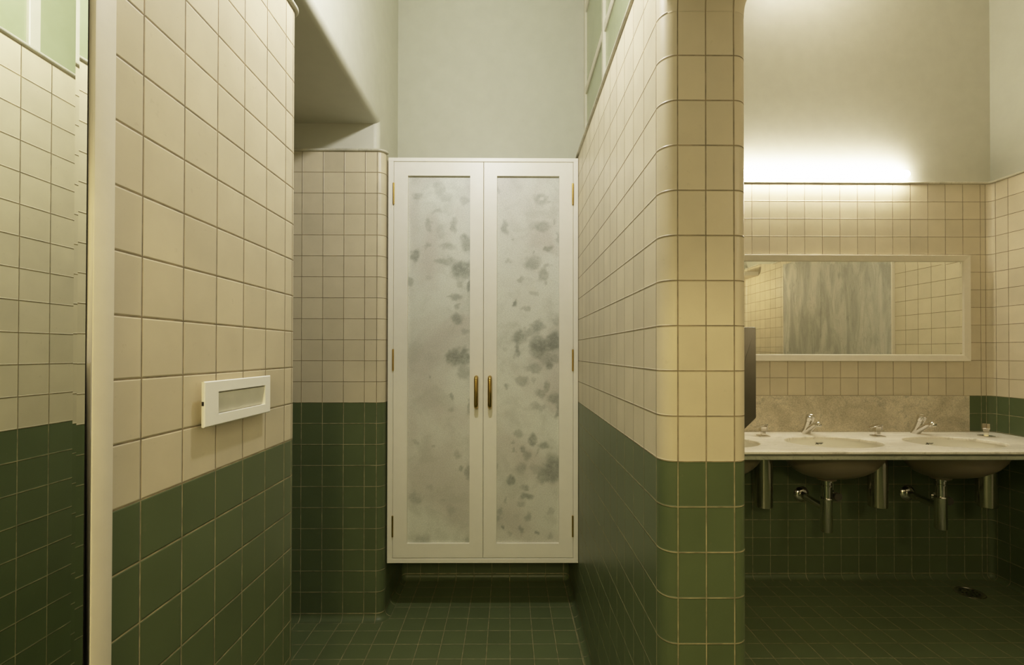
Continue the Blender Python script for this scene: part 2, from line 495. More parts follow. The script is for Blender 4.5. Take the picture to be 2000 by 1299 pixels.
# strip above the ledge of the passage wall + side of the niche above it
bm = bmesh.new()
p_bu = [(-16.4, 22.95, 0, 1)] + arc(XU - 0.3, 23.25, 0.3, 0.3, -90, 0, 1, 2, 1) + [(XU, ZS, 5, 1)]
sweep(bm, p_bu, [(0, 12.05, 0, 1), (0, 13.73, 1, 1)], -1)
quad(bm, [P(XU, 13.73, 23.25), P(XU, 13.73, ZS), P(XU, CEIL, ZS), P(XU, CEIL, 23.25)])
struct(link('wall_passage_upper', bm, M['plaster'], angle=40))
plaster('wall_niche_upper', [[(XU, 11.9, ZS), (4.36, 11.9, ZS), (4.36, CEIL, ZS), (XU, CEIL, ZS)]], 'plaster_shaded')
plaster('wall_back_upper', [[(4.36, 12.05, ZS + 0.1), (27.46, 12.05, ZS + 0.1), (27.46, CEIL, ZS + 0.1), (4.36, CEIL, ZS + 0.1)]])
plaster('wall_right_upper', [[(27.44, 12.05, ZS + 0.1), (27.44, 12.05, ZF - .1), (27.44, CEIL, ZF - .1), (27.44, CEIL, ZS + 0.1)]], 'plaster_shaded')
plaster('wall_front_upper', [[(4.6, 12.05, ZF - .1), (27.44, 12.05, ZF - .1), (27.44, CEIL, ZF - .1), (4.6, CEIL, ZF - .1)],
                             [(-6.3, 7.0, ZF), (4.6, 7.0, ZF), (4.6, CEIL, ZF), (-6.3, CEIL, ZF)],
                             [(4.6, FL, ZF), (4.6, FL, -16), (4.6, CEIL, -16), (4.6, CEIL, ZF)]])
plaster('wall_passage_end', [[(-16.4, FL, 13.0), (-16.4, FL, 23.2), (-16.4, 14, 23.2), (-16.4, 14, 13.0)]])
plaster('wall_doorway', [[(-6.3, FL, ZF), (-6.3, FL, -16), (-6.3, CEIL, -16), (-6.3, CEIL, ZF)],
                         [(-6.3, FL, -16), (4.6, FL, -16), (4.6, CEIL, -16), (-6.3, CEIL, -16)]])

# ---- glazed screen standing on the partition
wr = bpy.data.objects.new('window_1', None); COL.objects.link(wr); wr.location = P(4.36, 12.15, 19); struct(wr)
GX = 4.36
posts = [26.62, 21.45, 16.2, 11.1]
bm = bmesh.new()
for z in posts: box(bm, GX - 0.14, GX + 0.14, 12.15, CEIL, z - 0.2, z + 0.2, 0.03, 1)
for r in (12.4, 17.0, 19.7 + 1.9, 26.8):
    box(bm, GX - 0.12, GX + 0.12, r - 0.2, r + 0.2, 10.9, ZS - 0.02, 0.03, 1)
link('window_frame', bm, M['window_paint'], wr)
rows = [12.6, 17.0, 21.6, 26.7]
for z0, z1 in zip(posts[1:], posts):
    for r0, r1 in zip(rows, rows[1:]):
        bm = bmesh.new(); box(bm, GX - 0.03, GX + 0.03, r0 + 0.1, r1 - 0.1, z0 + 0.1, z1 - 0.1)
        link('window_pane', bm, M['glass'], wr)

# ------------------------------------------------------------------ big mirror on the left wall
XM = -5.93
t = root('wall_mirror', P(XM, FL, 4.5), 'tall mirror in a cream frame at the far left, beside the beige tiles', 'mirror')
R0, R1 = -10.0, 14.5
bm = bmesh.new()
pz = [0.4, 6.525, 6.582, 6.70]; px_ = [XM, XM, XM + 0.0397 * 0.057, XM + 0.0397 * 0.057 + 0.0655 * 0.118]
for i in range(3):
    quad(bm, [P(px_[i], R0, pz[i]), P(px_[i + 1], R0, pz[i + 1]), P(px_[i + 1], R1, pz[i + 1]), P(px_[i], R1, pz[i])])
o = link('mirror_glass', bm, M['mirror'], t, smooth=False)
bm = bmesh.new(); box(bm, A - 0.0, XM - 0.012, R0, R1, 0.3, 6.80)
link('backing_board', bm, M['black'], t)
bm = bmesh.new()
box(bm, A, -5.85, R0 - 0.3, R1 + 0.3, 6.745, 7.115, 0.03, 2)
box(bm, A, -5.85, R0 - 0.3, R1 + 0.3, -0.05, 0.38, 0.03, 2)
box(bm, A, -5.85, R1, R1 + 0.4, 0.38, 6.745, 0.03, 2)
box(bm, A, -5.85, R0 - 0.3, R0, 0.38, 6.745, 0.03, 2)
link('frame', bm, M['white_paint2'], t)

# ------------------------------------------------------------------ white wall plate with the tilted panel
t = root('flush_plate', P(A, 0.94, 10.5), 'white plastic wall plate with tilted push panel on left beige tiles', 'flush plate')
r0, r1, z0, z1 = 0.945, 1.84, 9.22, 11.765
ri0, ri1, zi0, zi1 = 1.155, 1.615, 9.665, 11.51
bm = bmesh.new()
F = -5.855
def ring(x, a, b_, c, d): return [bm.verts.new(P(x, a, c)), bm.verts.new(P(x, a, d)), bm.verts.new(P(x, b_, d)), bm.verts.new(P(x, b_, c))]
rr = [ring(F - 0.07, ri0, ri1, zi0, zi1), ring(F - 0.065, r0 + .01, r1 - .01, z0 + .01, z1 - .01), ring(F - 0.02, r0, r1, z0, z1), ring(F, r0 + .02, r1 - .02, z0 + .02, z1 - .02),
      ring(F, ri0, ri1, zi0, zi1), ring(F - 0.07, ri0, ri1, zi0, zi1)]
for a, b_ in zip(rr, rr[1:]):
    for i in range(4): bm.faces.new((a[i], a[(i + 1) % 4], b_[(i + 1) % 4], b_[i]))
link('cover_plate', bm, M['plastic'], t, smooth=False)
bm = bmesh.new()     # box behind the plate, set in from its rim
rr = [ring(A - 0.01, r0 + .14, r1 - .14, z0 + .22, z1 - .14), ring(F - 0.068, r0 + .14, r1 - .14, z0 + .22, z1 - .14),
      ring(F - 0.068, ri0, ri1, zi0, zi1), ring(F - 0.11, ri0, ri1, zi0, zi1)]
for a, b_ in zip(rr, rr[1:]):
    for i in range(4): bm.faces.new((a[i], a[(i + 1) % 4], b_[(i + 1) % 4], b_[i]))
bm.faces.new(rr[-1])
link('mounting_box', bm, M['plastic'], t, smooth=False)
bm = bmesh.new()     # push panel: hinged below, its upper edge stands forward
v = [(F - 0.075, ri0 + .02, zi0 + .02), (F - 0.075, ri0 + .02, zi1 - .02), (F - 0.012, ri1 - .03, zi1 - .02), (F - 0.012, ri1 - .03, zi0 + .02)]
f_ = [bm.verts.new(P(*c)) for c in v]; k_ = [bm.verts.new(P(F - 0.10, c[1], c[2])) for c in v]
bm.faces.new(f_); bm.faces.new(k_)
for i in range(4): bm.faces.new((f_[i], f_[(i + 1) % 4], k_[(i + 1) % 4], k_[i]))
link('push_panel', bm, M['plastic2'], t, smooth=False)
bm = bmesh.new(); box(bm, F - 0.055, F - 0.015, 1.37, 1.45, z0 - 0.004, z0 + 0.05)
link('release_slot', bm, M['black'], t)

# ------------------------------------------------------------------ tall cabinet in the niche
# dark inclusions of the two door slabs: (x, row, half width, half height, density), tile units
STAINS = [(-4.47, 10.04, 0.192, 0.137, 0.5), (-3.43, 10.37, 0.22, 0.33, 0.35), (-2.22, 9.79, 0.165, 0.165, 0.35), (-3.1, 9.93, 0.22, 0.165, 0.3), (-3.95, 8.64, 0.137, 0.275, 0.45), (-3.54, 9.27, 0.22, 0.082, 0.35), (-3.32, 8.28, 0.22, 0.33, 0.3), (-2.71, 8.58, 0.137, 0.275, 0.55), (-2.25, 8.06, 0.165, 0.137, 0.45), (-2.05, 7.73, 0.247, 0.33, 0.6), (-2.99, 7.51, 0.33, 0.165, 0.4), (-3.98, 7.62, 0.11, 0.082, 0.4), (-4.61, 7.13, 0.165, 0.302, 0.7), (-3.21, 6.85, 0.33, 0.165, 0.5), (-2.33, 6.41, 0.467, 0.412, 0.8), (-2.77, 6.96, 0.165, 0.11, 0.4), (-3.92, 6.08, 0.11, 0.11, 0.25), (-4.8, 5.87, 0.137, 0.137, 0.5), (-2.44, 5.7, 0.137, 0.11, 0.4), (-1.92, 5.65, 0.066, 0.22, 0.7), (-2.66, 5.07, 0.247, 0.137, 0.6), (-2.96, 5.18, 0.11, 0.044, 0.5), (1.52, 9.9, 0.302, 0.264, 0.5), (1.52, 9.9, 0.11, 0.088, -0.45), (-0.19, 8.53, 0.154, 0.275, 0.6), (1.65, 8.56, 0.302, 0.22, 0.45), (1.3, 8.67, 0.22, 0.165, 0.3), (-0.52, 10.31, 0.082, 0.192, 0.45), (1.9, 7.51, 0.165, 0.11, 0.6), (2.4, 7.95, 0.066, 0.33, 0.5), (1.13, 6.8, 0.319, 0.302, 0.55), (1.85, 6.61, 0.137, 0.11, 0.5), (1.65, 6.19, 0.192, 0.275, 0.6), (0.64, 5.98, 0.165, 0.099, 0.5), (1.16, 7.29, 0.055, 0.066, 0.5), (0.14, 7.87, 0.055, 0.044, 0.5), (-0.02, 6.85, 0.165, 0.082, 0.35), (1.79, 5.76, 0.082, 0.11, 0.5), (0.28, 4.79, 0.066, 0.11, 0.7), (1.27, 5.26, 0.165, 0.11, 0.35), (1.96, 9.79, 0.082, 0.066, 0.35), (2.2, 8.75, 0.055, 0.099, 0.45), (-2.48, 4.04, 0.236, 0.236, 0.7), (-2.63, 2.15, 0.315, 0.394, 0.7), (-2.12, 2.23, 0.236, 0.394, 0.6), (-2.16, 3.45, 0.197, 0.118, 0.4), (-2.51, 4.59, 0.118, 0.118, 0.5), (0.32, 4.79, 0.094, 0.094, 0.7), (0.87, 4.55, 0.157, 0.094, 0.5), (1.42, 3.69, 0.276, 0.236, 0.7), (0.52, 3.17, 0.276, 0.197, 0.6), (1.07, 3.41, 0.394, 0.118, 0.5), (1.42, 2.94, 0.315, 0.315, 0.6), (2.17, 2.94, 0.276, 0.394, 0.65), (1.54, 2.39, 0.394, 0.315, 0.6), (2.01, 2.7, 0.394, 0.157, 0.55), (0.4, 2.47, 0.094, 0.315, 0.5), (1.86, 1.91, 0.315, 0.157, 0.5), (2.33, 3.88, 0.118, 0.197, 0.4), (-0.19, 2.62, 0.118, 0.118, 0.3), (-2.63, 2.18, 0.316, 0.361, 0.7), (-2.14, 2.27, 0.226, 0.361, 0.55), (-2.18, 1.46, 0.271, 0.316, 0.5), (-2.81, 0.28, 0.108, 0.181, 0.6), (-2, -0.35, 0.108, 0.271, 0.6), (-1.95, 0.01, 0.072, 0.181, 0.5), (-2.77, -0.39, 0.108, 0.108, 0.4), (-2.5, -2.61, 0.163, 0.181, 0.45), (-2.32, -3.19, 0.108, 0.135, 0.6), (-1.98, -3.46, 0.108, 0.316, 0.6), (-2.77, -5.27, 0.181, 0.226, 0.35), (-4.35, -4.77, 0.181, 0.181, 0.35), (-4.66, -4.68, 0.135, 0.271, 0.35), (-4.21, -6.76, 0.361, 0.271, 0.4), (-2, -6.76, 0.09, 0.181, 0.5), (-3.76, -4.23, 0.135, 0.09, 0.35), (-3.17, -4.68, 0.09, 0.09, 0.3), (-4.57, -1.97, 0.108, 0.108, 0.35), (-3.81, 1.19, 0.054, 0.054, 0.5), (-3.62, -2.15, 0.054, 0.054, 0.5), (0.53, 3.08, 0.361, 0.271, 0.5), (1.61, 2.72, 0.451, 0.271, 0.75), (2.24, 2.9, 0.271, 0.451, 0.65), (1.88, 1.77, 0.163, 0.163, 0.7), (2.15, 2.09, 0.361, 0.181, 0.5), (1.16, 1.64, 0.361, 0.181, 0.5), (0.35, 2.45, 0.108, 0.226, 0.5), (0.62, 1, 0.271, 0.199, 0.55), (1.25, 1.05, 0.108, 0.135, 0.4), (-0.15, 0.69, 0.135, 0.108, 0.6), (1.52, 0.42, 0.271, 0.199, 0.6), (1.88, 0.73, 0.135, 0.226, 0.6), (2.2, 0.15, 0.253, 0.253, 0.7), (2.33, -0.39, 0.108, 0.316, 0.65), (1.2, -0.21, 0.181, 0.135, 0.5), (1.57, -0.3, 0.181, 0.135, 0.45), (0.39, -1.57, 0.181, 0.181, 0.6), (1.16, -1.81, 0.181, 0.253, 0.75), (1.7, -2.15, 0.253, 0.163, 0.75), (0.71, -2.27, 0.135, 0.163, 0.75), (0.89, -2.61, 0.163, 0.253, 0.6), (0.21, -2.06, 0.09, 0.072, 0.5), (0.3, -2.35, 0.054, 0.054, 0.5), (1.39, -2.43, 0.054, 0.135, 0.4), (0.62, -3.24, 0.226, 0.226, 0.45), (0.12, -3.85, 0.217, 0.217, 0.85), (1.66, -3.69, 0.217, 0.307, 0.65), (2.15, -3.24, 0.379, 0.587, 0.85), (1.34, -3.33, 0.271, 0.226, 0.35), (0.84, -4.19, 0.135, 0.108, 0.65), (0.89, -4.59, 0.253, 0.163, 0.75), (0.62, -4.91, 0.163, 0.108, 0.5), (-0.37, -5.36, 0.108, 0.135, 0.65), (0.93, -5.59, 0.126, 0.199, 0.6), (-0.28, -5.99, 0.081, 0.081, 0.8), (0.62, -6.17, 0.108, 0.181, 0.7), (1.39, -6.33, 0.081, 0.09, 0.75), (0.03, -6.44, 0.108, 0.108, 0.4), (-0.47, -5.68, 0.09, 0.135, 0.5), (-0.15, -4.77, 0.072, 0.135, 0.5), (1.93, -6.53, 0.135, 0.135, 0.4), (2.06, -5.31, 0.135, 0.135, 0.35), (0.53, -7.03, 0.135, 0.108, 0.35), (-0.37, -7.03, 0.181, 0.09, 0.35), (-0.51, -3.06, 0.072, 0.181, 0.5)]
from mathutils import noise as mnoise
def marble_slab_mesh(x0, x1, r0, r1, z):
    bm = bmesh.new(); lay = bm.verts.layers.float.new('stain')
    nx, nr = int((x1 - x0) / 0.05), int((r1 - r0) / 0.05)
    near = [t for t in STAINS if x0 - 1 < t[0] < x1 + 1]
    g = []
    for i in range(nx + 1):
        colv = []
        for k in range(nr + 1):
            x = x0 + (x1 - x0) * i / nx; r = r0 + (r1 - r0) * k / nr
            v = bm.verts.new(P(x, r, z))
            q = Vector((x * 2.3, r * 2.3, 3.7)); q2 = Vector((x * 6.5, r * 6.5, 9.1))
            n1, n2 = mnoise.noise(q), mnoise.noise(q + Vector((31, 7, 5)))
            m1, m2 = mnoise.noise(q2), mnoise.noise(q2 + Vector((11, 3, 8)))
            wx = x + 0.16 * n1 + 0.09 * m1; wr = r + 0.16 * n2 + 0.09 * m2
            tot = 0.0
            for bx, br, ra, rb, d in near:
                e = math.hypot((wx - bx) / (ra * 1.1), (wr - br) / (rb * 1.1))
                if e < 1.45:
                    t_ = min(1.0, max(0.0, (1.45 - e) / 0.85)); t_ = t_ * t_ * (3 - 2 * t_)
                    tot = tot + d * t_ - (tot * d * t_ if d > 0 else 0)
            v[lay] = max(0.0, tot) * 0.8
            colv.append(v)
        g.append(colv)
    for i in range(nx):
        for k in range(nr):
            bm.faces.new((g[i][k], g[i + 1][k], g[i + 1][k + 1], g[i][k + 1]))
    # edges and back of the slab
    rim = [g[i][0] for i in range(nx + 1)] + [g[nx][k] for k in range(1, nr + 1)] + [g[i][nr] for i in range(nx - 1, -1, -1)] + [g[0][k] for k in range(nr - 1, 0, -1)]
    back = [bm.verts.new(v.co + Vector((0, 0.08 * T, 0))) for v in rim]
    n = len(rim)
    for i in range(n): bm.faces.new((rim[i], rim[(i + 1) % n], back[(i + 1) % n], back[i]))
    bm.faces.new(back)
    return bm

ZC = 23.10
t = root('tall_cabinet', P(-1.24, -7.77, 24.5), 'tall cream cabinet hung in the niche with two grey marble door panels', 'cabinet')
bm = bmesh.new()
CX0, CX1, CR0, CR1 = -5.87, 3.365, -7.77, 11.865
box(bm, CX0, CX1, CR1 - 0.19, CR1, ZC, ZS - 0.292, 0.015, 1)
box(bm, CX0, CX1, CR0, CR0 + 0.22, ZC, ZS - 0.292, 0.015, 1)
box(bm, CX0, CX0 + 0.26, CR0, CR1, ZC + 0.004, ZS - 0.292, 0.015, 1)
box(bm, CX1 - 0.235, CX1, CR0, CR1, ZC + 0.004, ZS - 0.292, 0.015, 1)
box(bm, CX0, CX1, CR0, CR1, ZS - 0.392, ZS - 0.292)
box(bm, -1.5, -0.98, CR0 + .3, CR1 - .3, ZC + 0.31, ZC + 0.5)
link('carcass', bm, M['white_paint'], t)
def door(x0, x1, px0, px1, hx, hinge_x):
    dr0, dr1 = -7.525, 11.66
    pr0, pr1 = -6.83, 10.985
    bm = bmesh.new(); f = ZC + 0.0; k = ZC + 0.30
    def rg(x0, x1, r0, r1, z): return [bm.verts.new(P(x0, r0, z)), bm.verts.new(P(x1, r0, z)), bm.verts.new(P(x1, r1, z)), bm.verts.new(P(x0, r1, z))]
    e = 0.02
    rs = [rg(x0, x1, dr0, dr1, k), rg(x0, x1, dr0, dr1, f + e), rg(x0 + e, x1 - e, dr0 + e, dr1 - e, f), rg(px0, px1, pr0, pr1, f),
          rg(px0 + .01, px1 - .01, pr0 + .01, pr1 - .01, f + 0.13), rg(px0 + .01, px1 - .01, pr0 + .01, pr1 - .01, k)]
    for a, b_ in zip(rs, rs[1:] + [rs[0]]):
        for i in range(4): bm.faces.new((a[i], a[(i + 1) % 4], b_[(i + 1) % 4], b_[i]))
    d = link('door', bm, M['white_paint'], t, smooth=False)
    bm = marble_slab_mesh(px0 + .005, px1 - .005, pr0 + .005, pr1 - .005, f + 0.115)
    link('marble_panel', bm, M['marble_cab'], d)
    bm = bmesh.new()           # brass D handle
    ht, hb, w, st = 1.22, -0.23, 0.10, 0.34
    pts = [P(hx, ht - 0.02, f + 0.03), P(hx, ht - 0.02, f - st + 0.16)]
    for i in range(1, 6):
        a = PI / 2 * i / 5
        pts.append(P(hx, ht - 0.02 - 0.14 * (1 - math.cos(a)) , f - st + 0.16 - 0.14 * math.sin(a)))
    for i in range(0, 6):
        a = PI / 2 * i / 5
        pts.append(P(hx, hb + 0.02 + 0.14 * (1 - math.sin(a)), f - st + 0.16 - 0.14 * math.cos(a)))
    pts.append(P(hx, hb + 0.02, f + 0.03))
    tube(bm, pts, w, 16)
    link('handle', bm, M['brass'], d)
    for ra, rb in ((9.565, 10.635), (1.50, 2.565), (-6.52, -5.47)):
        bm = bmesh.new()
        lathe(bm, P(hinge_x, ra, f - 0.02), Vector((0, 0, 1)), [(0, 0.02), (0.02, 0.045), (rb - ra - 0.02, 0.045), (rb - ra, 0.02)], 14)
        link('hinge', bm, M['brass'], d)
door(-5.60, -1.243, -4.915, -1.893, -1.568, -5.60)
door(-1.229, 3.122, -0.588, 2.441, -0.912, 3.10)

# ------------------------------------------------------------------ vanity: counter, splash, basins
CT = -2.03; ZFR = 21.36
BAS = [(10.13, 23.75), (16.21, 23.75), (22.29, 23.75)]
BA, BB = 2.28, 1.52
CXL = 6.2
def counter():
    bm = bmesh.new()
    x0, x1 = CXL, W - 0.03; zb = ZS - 0.02; th = 0.14; r = 0.05
    def plate(row, z_front, holes):
        vs = [bm.verts.new(P(x, row, z)) for x, z in ((x0, z_front), (x1, z_front), (x1, zb), (x0, zb))]
        es = [bm.edges.new((vs[i], vs[(i + 1) % 4])) for i in range(4)]
        loops = []
        for cx, cz in BAS:
            n = 64
            h = [bm.verts.new(P(cx + holes[0] * math.cos(2 * PI * i / n), row, cz + holes[1] * math.sin(2 * PI * i / n))) for i in range(n)]
            es += [bm.edges.new((h[i], h[(i + 1) % n])) for i in range(n)]
            loops.append(h)
        bmesh.ops.triangle_fill(bm, use_beauty=True, use_dissolve=False, edges=es)
        return vs, loops
    top, lt = plate(CT, ZFR + r, (BA + r, BB + r))
    bot, lb = plate(CT - 0.145, ZFR + 0.30, (BA, BB))
    for a, b_, (cx, cz) in zip(lt, lb, BAS):
        n = len(a); prev = a
        for k in range(1, 4):
            ang = PI / 2 * k / 3
            oa, ob = BA + r - r * math.sin(ang), BB + r - r * math.sin(ang)
            cur = [bm.verts.new(P(cx + oa * math.cos(2 * PI * i / n), CT - r + r * math.cos(ang), cz + ob * math.sin(2 * PI * i / n))) for i in range(n)]
            for i in range(n): bm.faces.new((prev[i], prev[(i + 1) % n], cur[(i + 1) % n], cur[i]))
            prev = cur
        for i in range(n): bm.faces.new((prev[i], prev[(i + 1) % n], b_[(i + 1) % n], b_[i]))
    # front profile
    pr = [(ZFR + r, CT)] + [(ZFR + r - r * math.sin(a), CT - r + r * math.cos(a)) for a in [PI / 2 * i / 4 for i in range(1, 5)]]
    pr += [(ZFR, CT - 0.10), (ZFR + 0.03, CT - 0.135), (ZFR + 0.06, CT - 0.145), (ZFR + 0.22, CT - 0.15), (ZFR + 0.22, CT - 0.22),
           (ZFR + 0.06, CT - 0.22), (ZFR + 0.055, CT - 0.24), (ZFR + 0.06, CT - 0.37), (ZFR + 0.08, CT - 0.39), (ZFR + 0.28, CT - 0.39), (ZFR + 0.30, CT - 0.145)]
    for (za, ra), (zb_, rb) in zip(pr, pr[1:]):
        fq = quad(bm, [P(x0, ra, za), P(x1, ra, za), P(x1, rb, zb_), P(x0, rb, zb_)])
        if max(ra, rb) < CT - 0.144: fq.material_index = 1
    o = link('countertop', bm, [M['marble_top'], M['marble_apron']], None, angle=40)
    tag(o, 'long cream marble washbasin counter with oval cut-outs along the back wall', 'countertop')
    return o
counter()
bm = bmesh.new(); box(bm, CXL, 26.008, CT, 0.0, ZS - 0.09, ZS - 0.005, 0.015, 1)
tag(link('backsplash', bm, M['marble_splash']), 'low beige grey marble backsplash behind the taps under the mirror', 'backsplash')

def text_mesh(txt, size):
    cu = bpy.data.curves.new('logo_text', 'FONT'); cu.body = txt; cu.size = size; cu.align_x = 'CENTER'; cu.shear = 0.35; cu.extrude = 0.0003; cu.offset = 0.0004
    o = bpy.data.objects.new('logo_text', cu); COL.objects.link(o)
    dg = bpy.context.evaluated_depsgraph_get(); me = bpy.data.meshes.new_from_object(o.evaluated_get(dg))
    bpy.data.objects.remove(o)
    return me

def basin(cx, cz, dx, dz, label):
    t = root('washbasin', P(cx, CT - 1.98, cz), label, 'washbasin', 'oval washbasins under the marble counter')
    bm = bmesh.new(); n = 56
    D = 1.83; rim = CT - 0.15
    def el(a, b_, row, s=0.0): return [bm.verts.new(P(cx + dx * s + a * math.cos(2 * PI * i / n), row, cz + dz * s + b_ * math.sin(2 * PI * i / n))) for i in range(n)]
    rings = []
    K = 12
    for k in range(K + 1):          # inner surface, from rim down to the waste
        s = k / K; ph = s * PI / 2
        sc_ = max(math.cos(ph) ** 0.75, 0.10)
        rings.append(el(BA * 1.03 * sc_, BB * 1.03 * sc_ if sc_ > .1 else 0.20, rim - (D - 0.14) * math.sin(ph), s * s))
    rings = rings[::-1]
    out = [el(BA * 1.12, BB * 1.16, rim), el(BA * 1.12, BB * 1.16, rim - 0.12)]
    for k in range(1, K + 1):
        s = k / K; ph = s * PI / 2
        sc_ = max(math.cos(ph) ** 0.80, 0.2)
        out.append(el(BA * 1.07 * sc_, BB * 1.10 * sc_, rim - 0.12 - (D - 0.24) * math.sin(ph), s * s))
    out.append(el(0.46, 0.46, rim - D + 0.10, 1)); out.append(el(0.44, 0.44, rim - D, 1))
    rings += out
    for a, b_ in zip(rings, rings[1:]):
        for i in range(n): bm.faces.new((a[i], a[(i + 1) % n], b_[(i + 1) % n], b_[i]))
    bm.faces.new(rings[-1])
    for f_ in bm.faces:
        f_.material_index = 0
    bm.faces.index_update()
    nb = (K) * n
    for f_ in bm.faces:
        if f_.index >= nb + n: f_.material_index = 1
    link('bowl', bm, [M['porcelain'], M['basin_brown']], t, angle=60)
    bm = bmesh.new()
    lathe(bm, P(cx + dx, rim - D + 0.10, cz + dz), Vector((0, 0, 1)), [(0, 0.20), (0.05, 0.24), (0.07, 0.22), (0.07, 0.14), (0.03, 0.10)], 24)
    link('waste_ring', bm, M['chrome'], t)
    return t
basin(*BAS[0], -0.1, 0.5, 'white oval washbasin at the left, half hidden by the tiled pier')
basin(*BAS[1], -0.08, 0.40, 'white oval washbasin in the middle, second from the right wall')
basin(*BAS[2], -0.14, 0.60, 'white oval washbasin nearest the right wall')
def logo(cx, cz, parent):
    me = text_mesh('japur', 0.019)
    # stand the word on the back slope of the bowl
    ph = 0.15
    row = CT - 0.15 - 1.69 * math.sin(ph)
    for vtx in me.vertices:
        x, y, z = vtx.co
        xx = cx + x / T
        u = (xx - cx) / (BA * 1.03)
        rr_ = row + y / T * 0.75
        ph2 = math.asin(min(0.99, max(0.0, (CT - 0.15 - rr_) / 1.69)))
        sc_ = math.cos(ph2) ** 0.75
        zz_ = cz + BB * 1.03 * math.sqrt(max(0.0, sc_ ** 2 - u * u)) - 0.05 - z / T
        vtx.co = P(xx, rr_, zz_)
    me.materials.clear(); me.materials.append(M['ink'])
    o = bpy.data.objects.new('maker_mark', me); COL.objects.link(o); o.parent = parent
    o.matrix_parent_inverse = Matrix.Translation(-parent.location)
bpy.context.view_layer.update()
for o in [x for x in COL.objects if x.name.startswith('washbasin')]:
    cx = o.location.x / T
    if cx > 12: logo(cx + (0.28 if cx < 20 else 0.10), 23.75, o)

# ---- taps
def tap(x, z, label):
    t = root('tap', P(x, CT, z), label, 'tap', 'chrome push taps on the marble counter')
    lean = Vector((0.0, -0.42, 1.0)).normalized()       # leans over the bowl
    base = P(x, CT, z)
    bm = bmesh.new()
    n = 28; rings = []
    for s, r in ((0, 0.225), (0.03, 0.23), (0.3, 0.20), (0.72, 0.185), (0.80, 0.185)):
        c = base + lean * s * T
        rings.append([c + Vector((math.cos(a) * r * T, math.sin(a) * r * T * (1.0), -math.sin(a) * r * T * 0.0)) for a in [2 * PI * i / n for i in range(n)]])
    # tilt ring planes progressively so that the foot is level and the head square to the axis
    rot = Vector((0, 0, 1)).rotation_difference(lean)
    vr = []
    for j, ((s, r), ring_) in enumerate(zip(((0, .225), (.03, .23), (.3, .20), (.72, .185), (.80, .185)), rings)):
        c = base + lean * s * T; f = min(1.0, s / 0.5)
        q = Matrix.Identity(3).to_quaternion().slerp(rot, f)
        vr.append([bm.verts.new(c + q @ (p - c)) for p in ring_])
    for a, b_ in zip(vr, vr[1:]):
        for i in range(n): bm.faces.new((a[i], a[(i + 1) % n], b_[(i + 1) % n], b_[i]))
    bm.faces.new(vr[-1]); bm.faces.new(vr[0])
    link('body', bm, M['chrome'], t)
    bm = bmesh.new()
    lathe(bm, base + lean * 0.80 * T, lean, [(0, 0.16), (0.02, 0.16), (0.02, 0.20), (0.05, 0.215), (0.27, 0.215), (0.32, 0.195), (0.335, 0.15), (0.315, 0.10), (0.315, 0.0)], 28, cap1=False)
    link('push_button', bm, M['chrome'], t)
    bm = bmesh.new()
    s0 = P(x, CT + 0.12, z - 0.10); s1 = P(x, CT + 0.38, z - 0.45); s2 = P(x, CT + 0.60, z - 0.80); s3 = P(x, CT + 0.64, z - 0.98)
    tube(bm, [s0, s1, s2, s3], [0.165, 0.145, 0.12, 0.12], 18)
    link('spout', bm, M['chrome'], t)
    bm = bmesh.new()
    lathe(bm, P(x, CT + 0.80, z - 1.02), Vector((0, -0.25, -1)), [(0, 0.0), (0.02, 0.09), (0.06, 0.14), (0.14, 0.165), (0.24, 0.16), (0.28, 0.14), (0.28, 0.09)], 24, cap0=False)
    link('aerator', bm, M['chrome'], t)
    return t
tap(16.41, 26.25, 'chrome push tap behind the middle washbasin')
tap(22.50, 26.25, 'chrome push tap behind the right washbasin')

# ---- built-in soap dispensers with their bottles under the slab
def soap(x, z, rotz, label):
    t = root('soap_dispenser', P(x, CT, z), label, 'soap dispenser', 'soap dispensers let into the counter')
    c = Matrix.Rotation(rotz, 3, 'Z')
    base = P(x, CT, z)
    def rb(name, mat, x0, x1, y0, y1, h0, h1, bev=0.01, shear=0.0):
        bm = bmesh.new()
        vs = box(bm, x0, x1, h0, h1, y0, y1, bev, 1)
        for v_ in bm.verts:
            p = v_.co - Vector((0, 0, -FL * T))
            p.z += shear * (p.x)
            v_.co = base + c @ p
        return bm
    cr = c; c = Matrix.Identity(3)
    link('base_plate', rb('', None, -0.26, 0.26, -0.26, 0.26, 0.0, 0.045, 0.012), M['chrome'], t)
    c = cr
    bm = rb('', None, -0.10, 0.09, -0.10, 0.10, 0.04, 0.28)
    bm2 = rb('', None, -0.17, 0.13, -0.13, 0.13, 0.26, 0.52)
    me = bpy.data.meshes.new('tmp'); bm2.to_mesh(me); bm2.free(); bm.from_mesh(me); bpy.data.meshes.remove(me)
    link('pump_body', bm, M['chrome'], t)
    bm = rb('', None, -0.46, 0.15, -0.15, 0.15, 0.575, 0.61, 0.008, 0.30)
    bm2 = rb('', None, 0.135, 0.18, -0.15, 0.15, 0.34, 0.655, 0.008)
    me = bpy.data.meshes.new('tmp'); bm2.to_mesh(me); bm2.free(); bm.from_mesh(me); bpy.data.meshes.remove(me)
    link('spout_lever', bm, M['chrome'], t)
    bm = bmesh.new()
    lathe(bm, P(x, CT - 0.15, z), Vector((0, 0, -1)), [(0, 0.30), (0.0, 0.455), (3.50, 0.455), (3.58, 0.445), (3.61, 0.39)], 40)
    link('soap_bottle', bm, M['steel'], t)
    return t
soap(13.56, 25.34, 0.0, 'chrome soap dispenser next to the dark towel dispenser, steel bottle below')
soap(19.68, 25.34, 0.0, 'chrome soap dispenser between the two taps, steel bottle below')
soap(25.52, 25.34, PI / 4, 'chrome soap dispenser turned forward beside the right wall, steel bottle below')

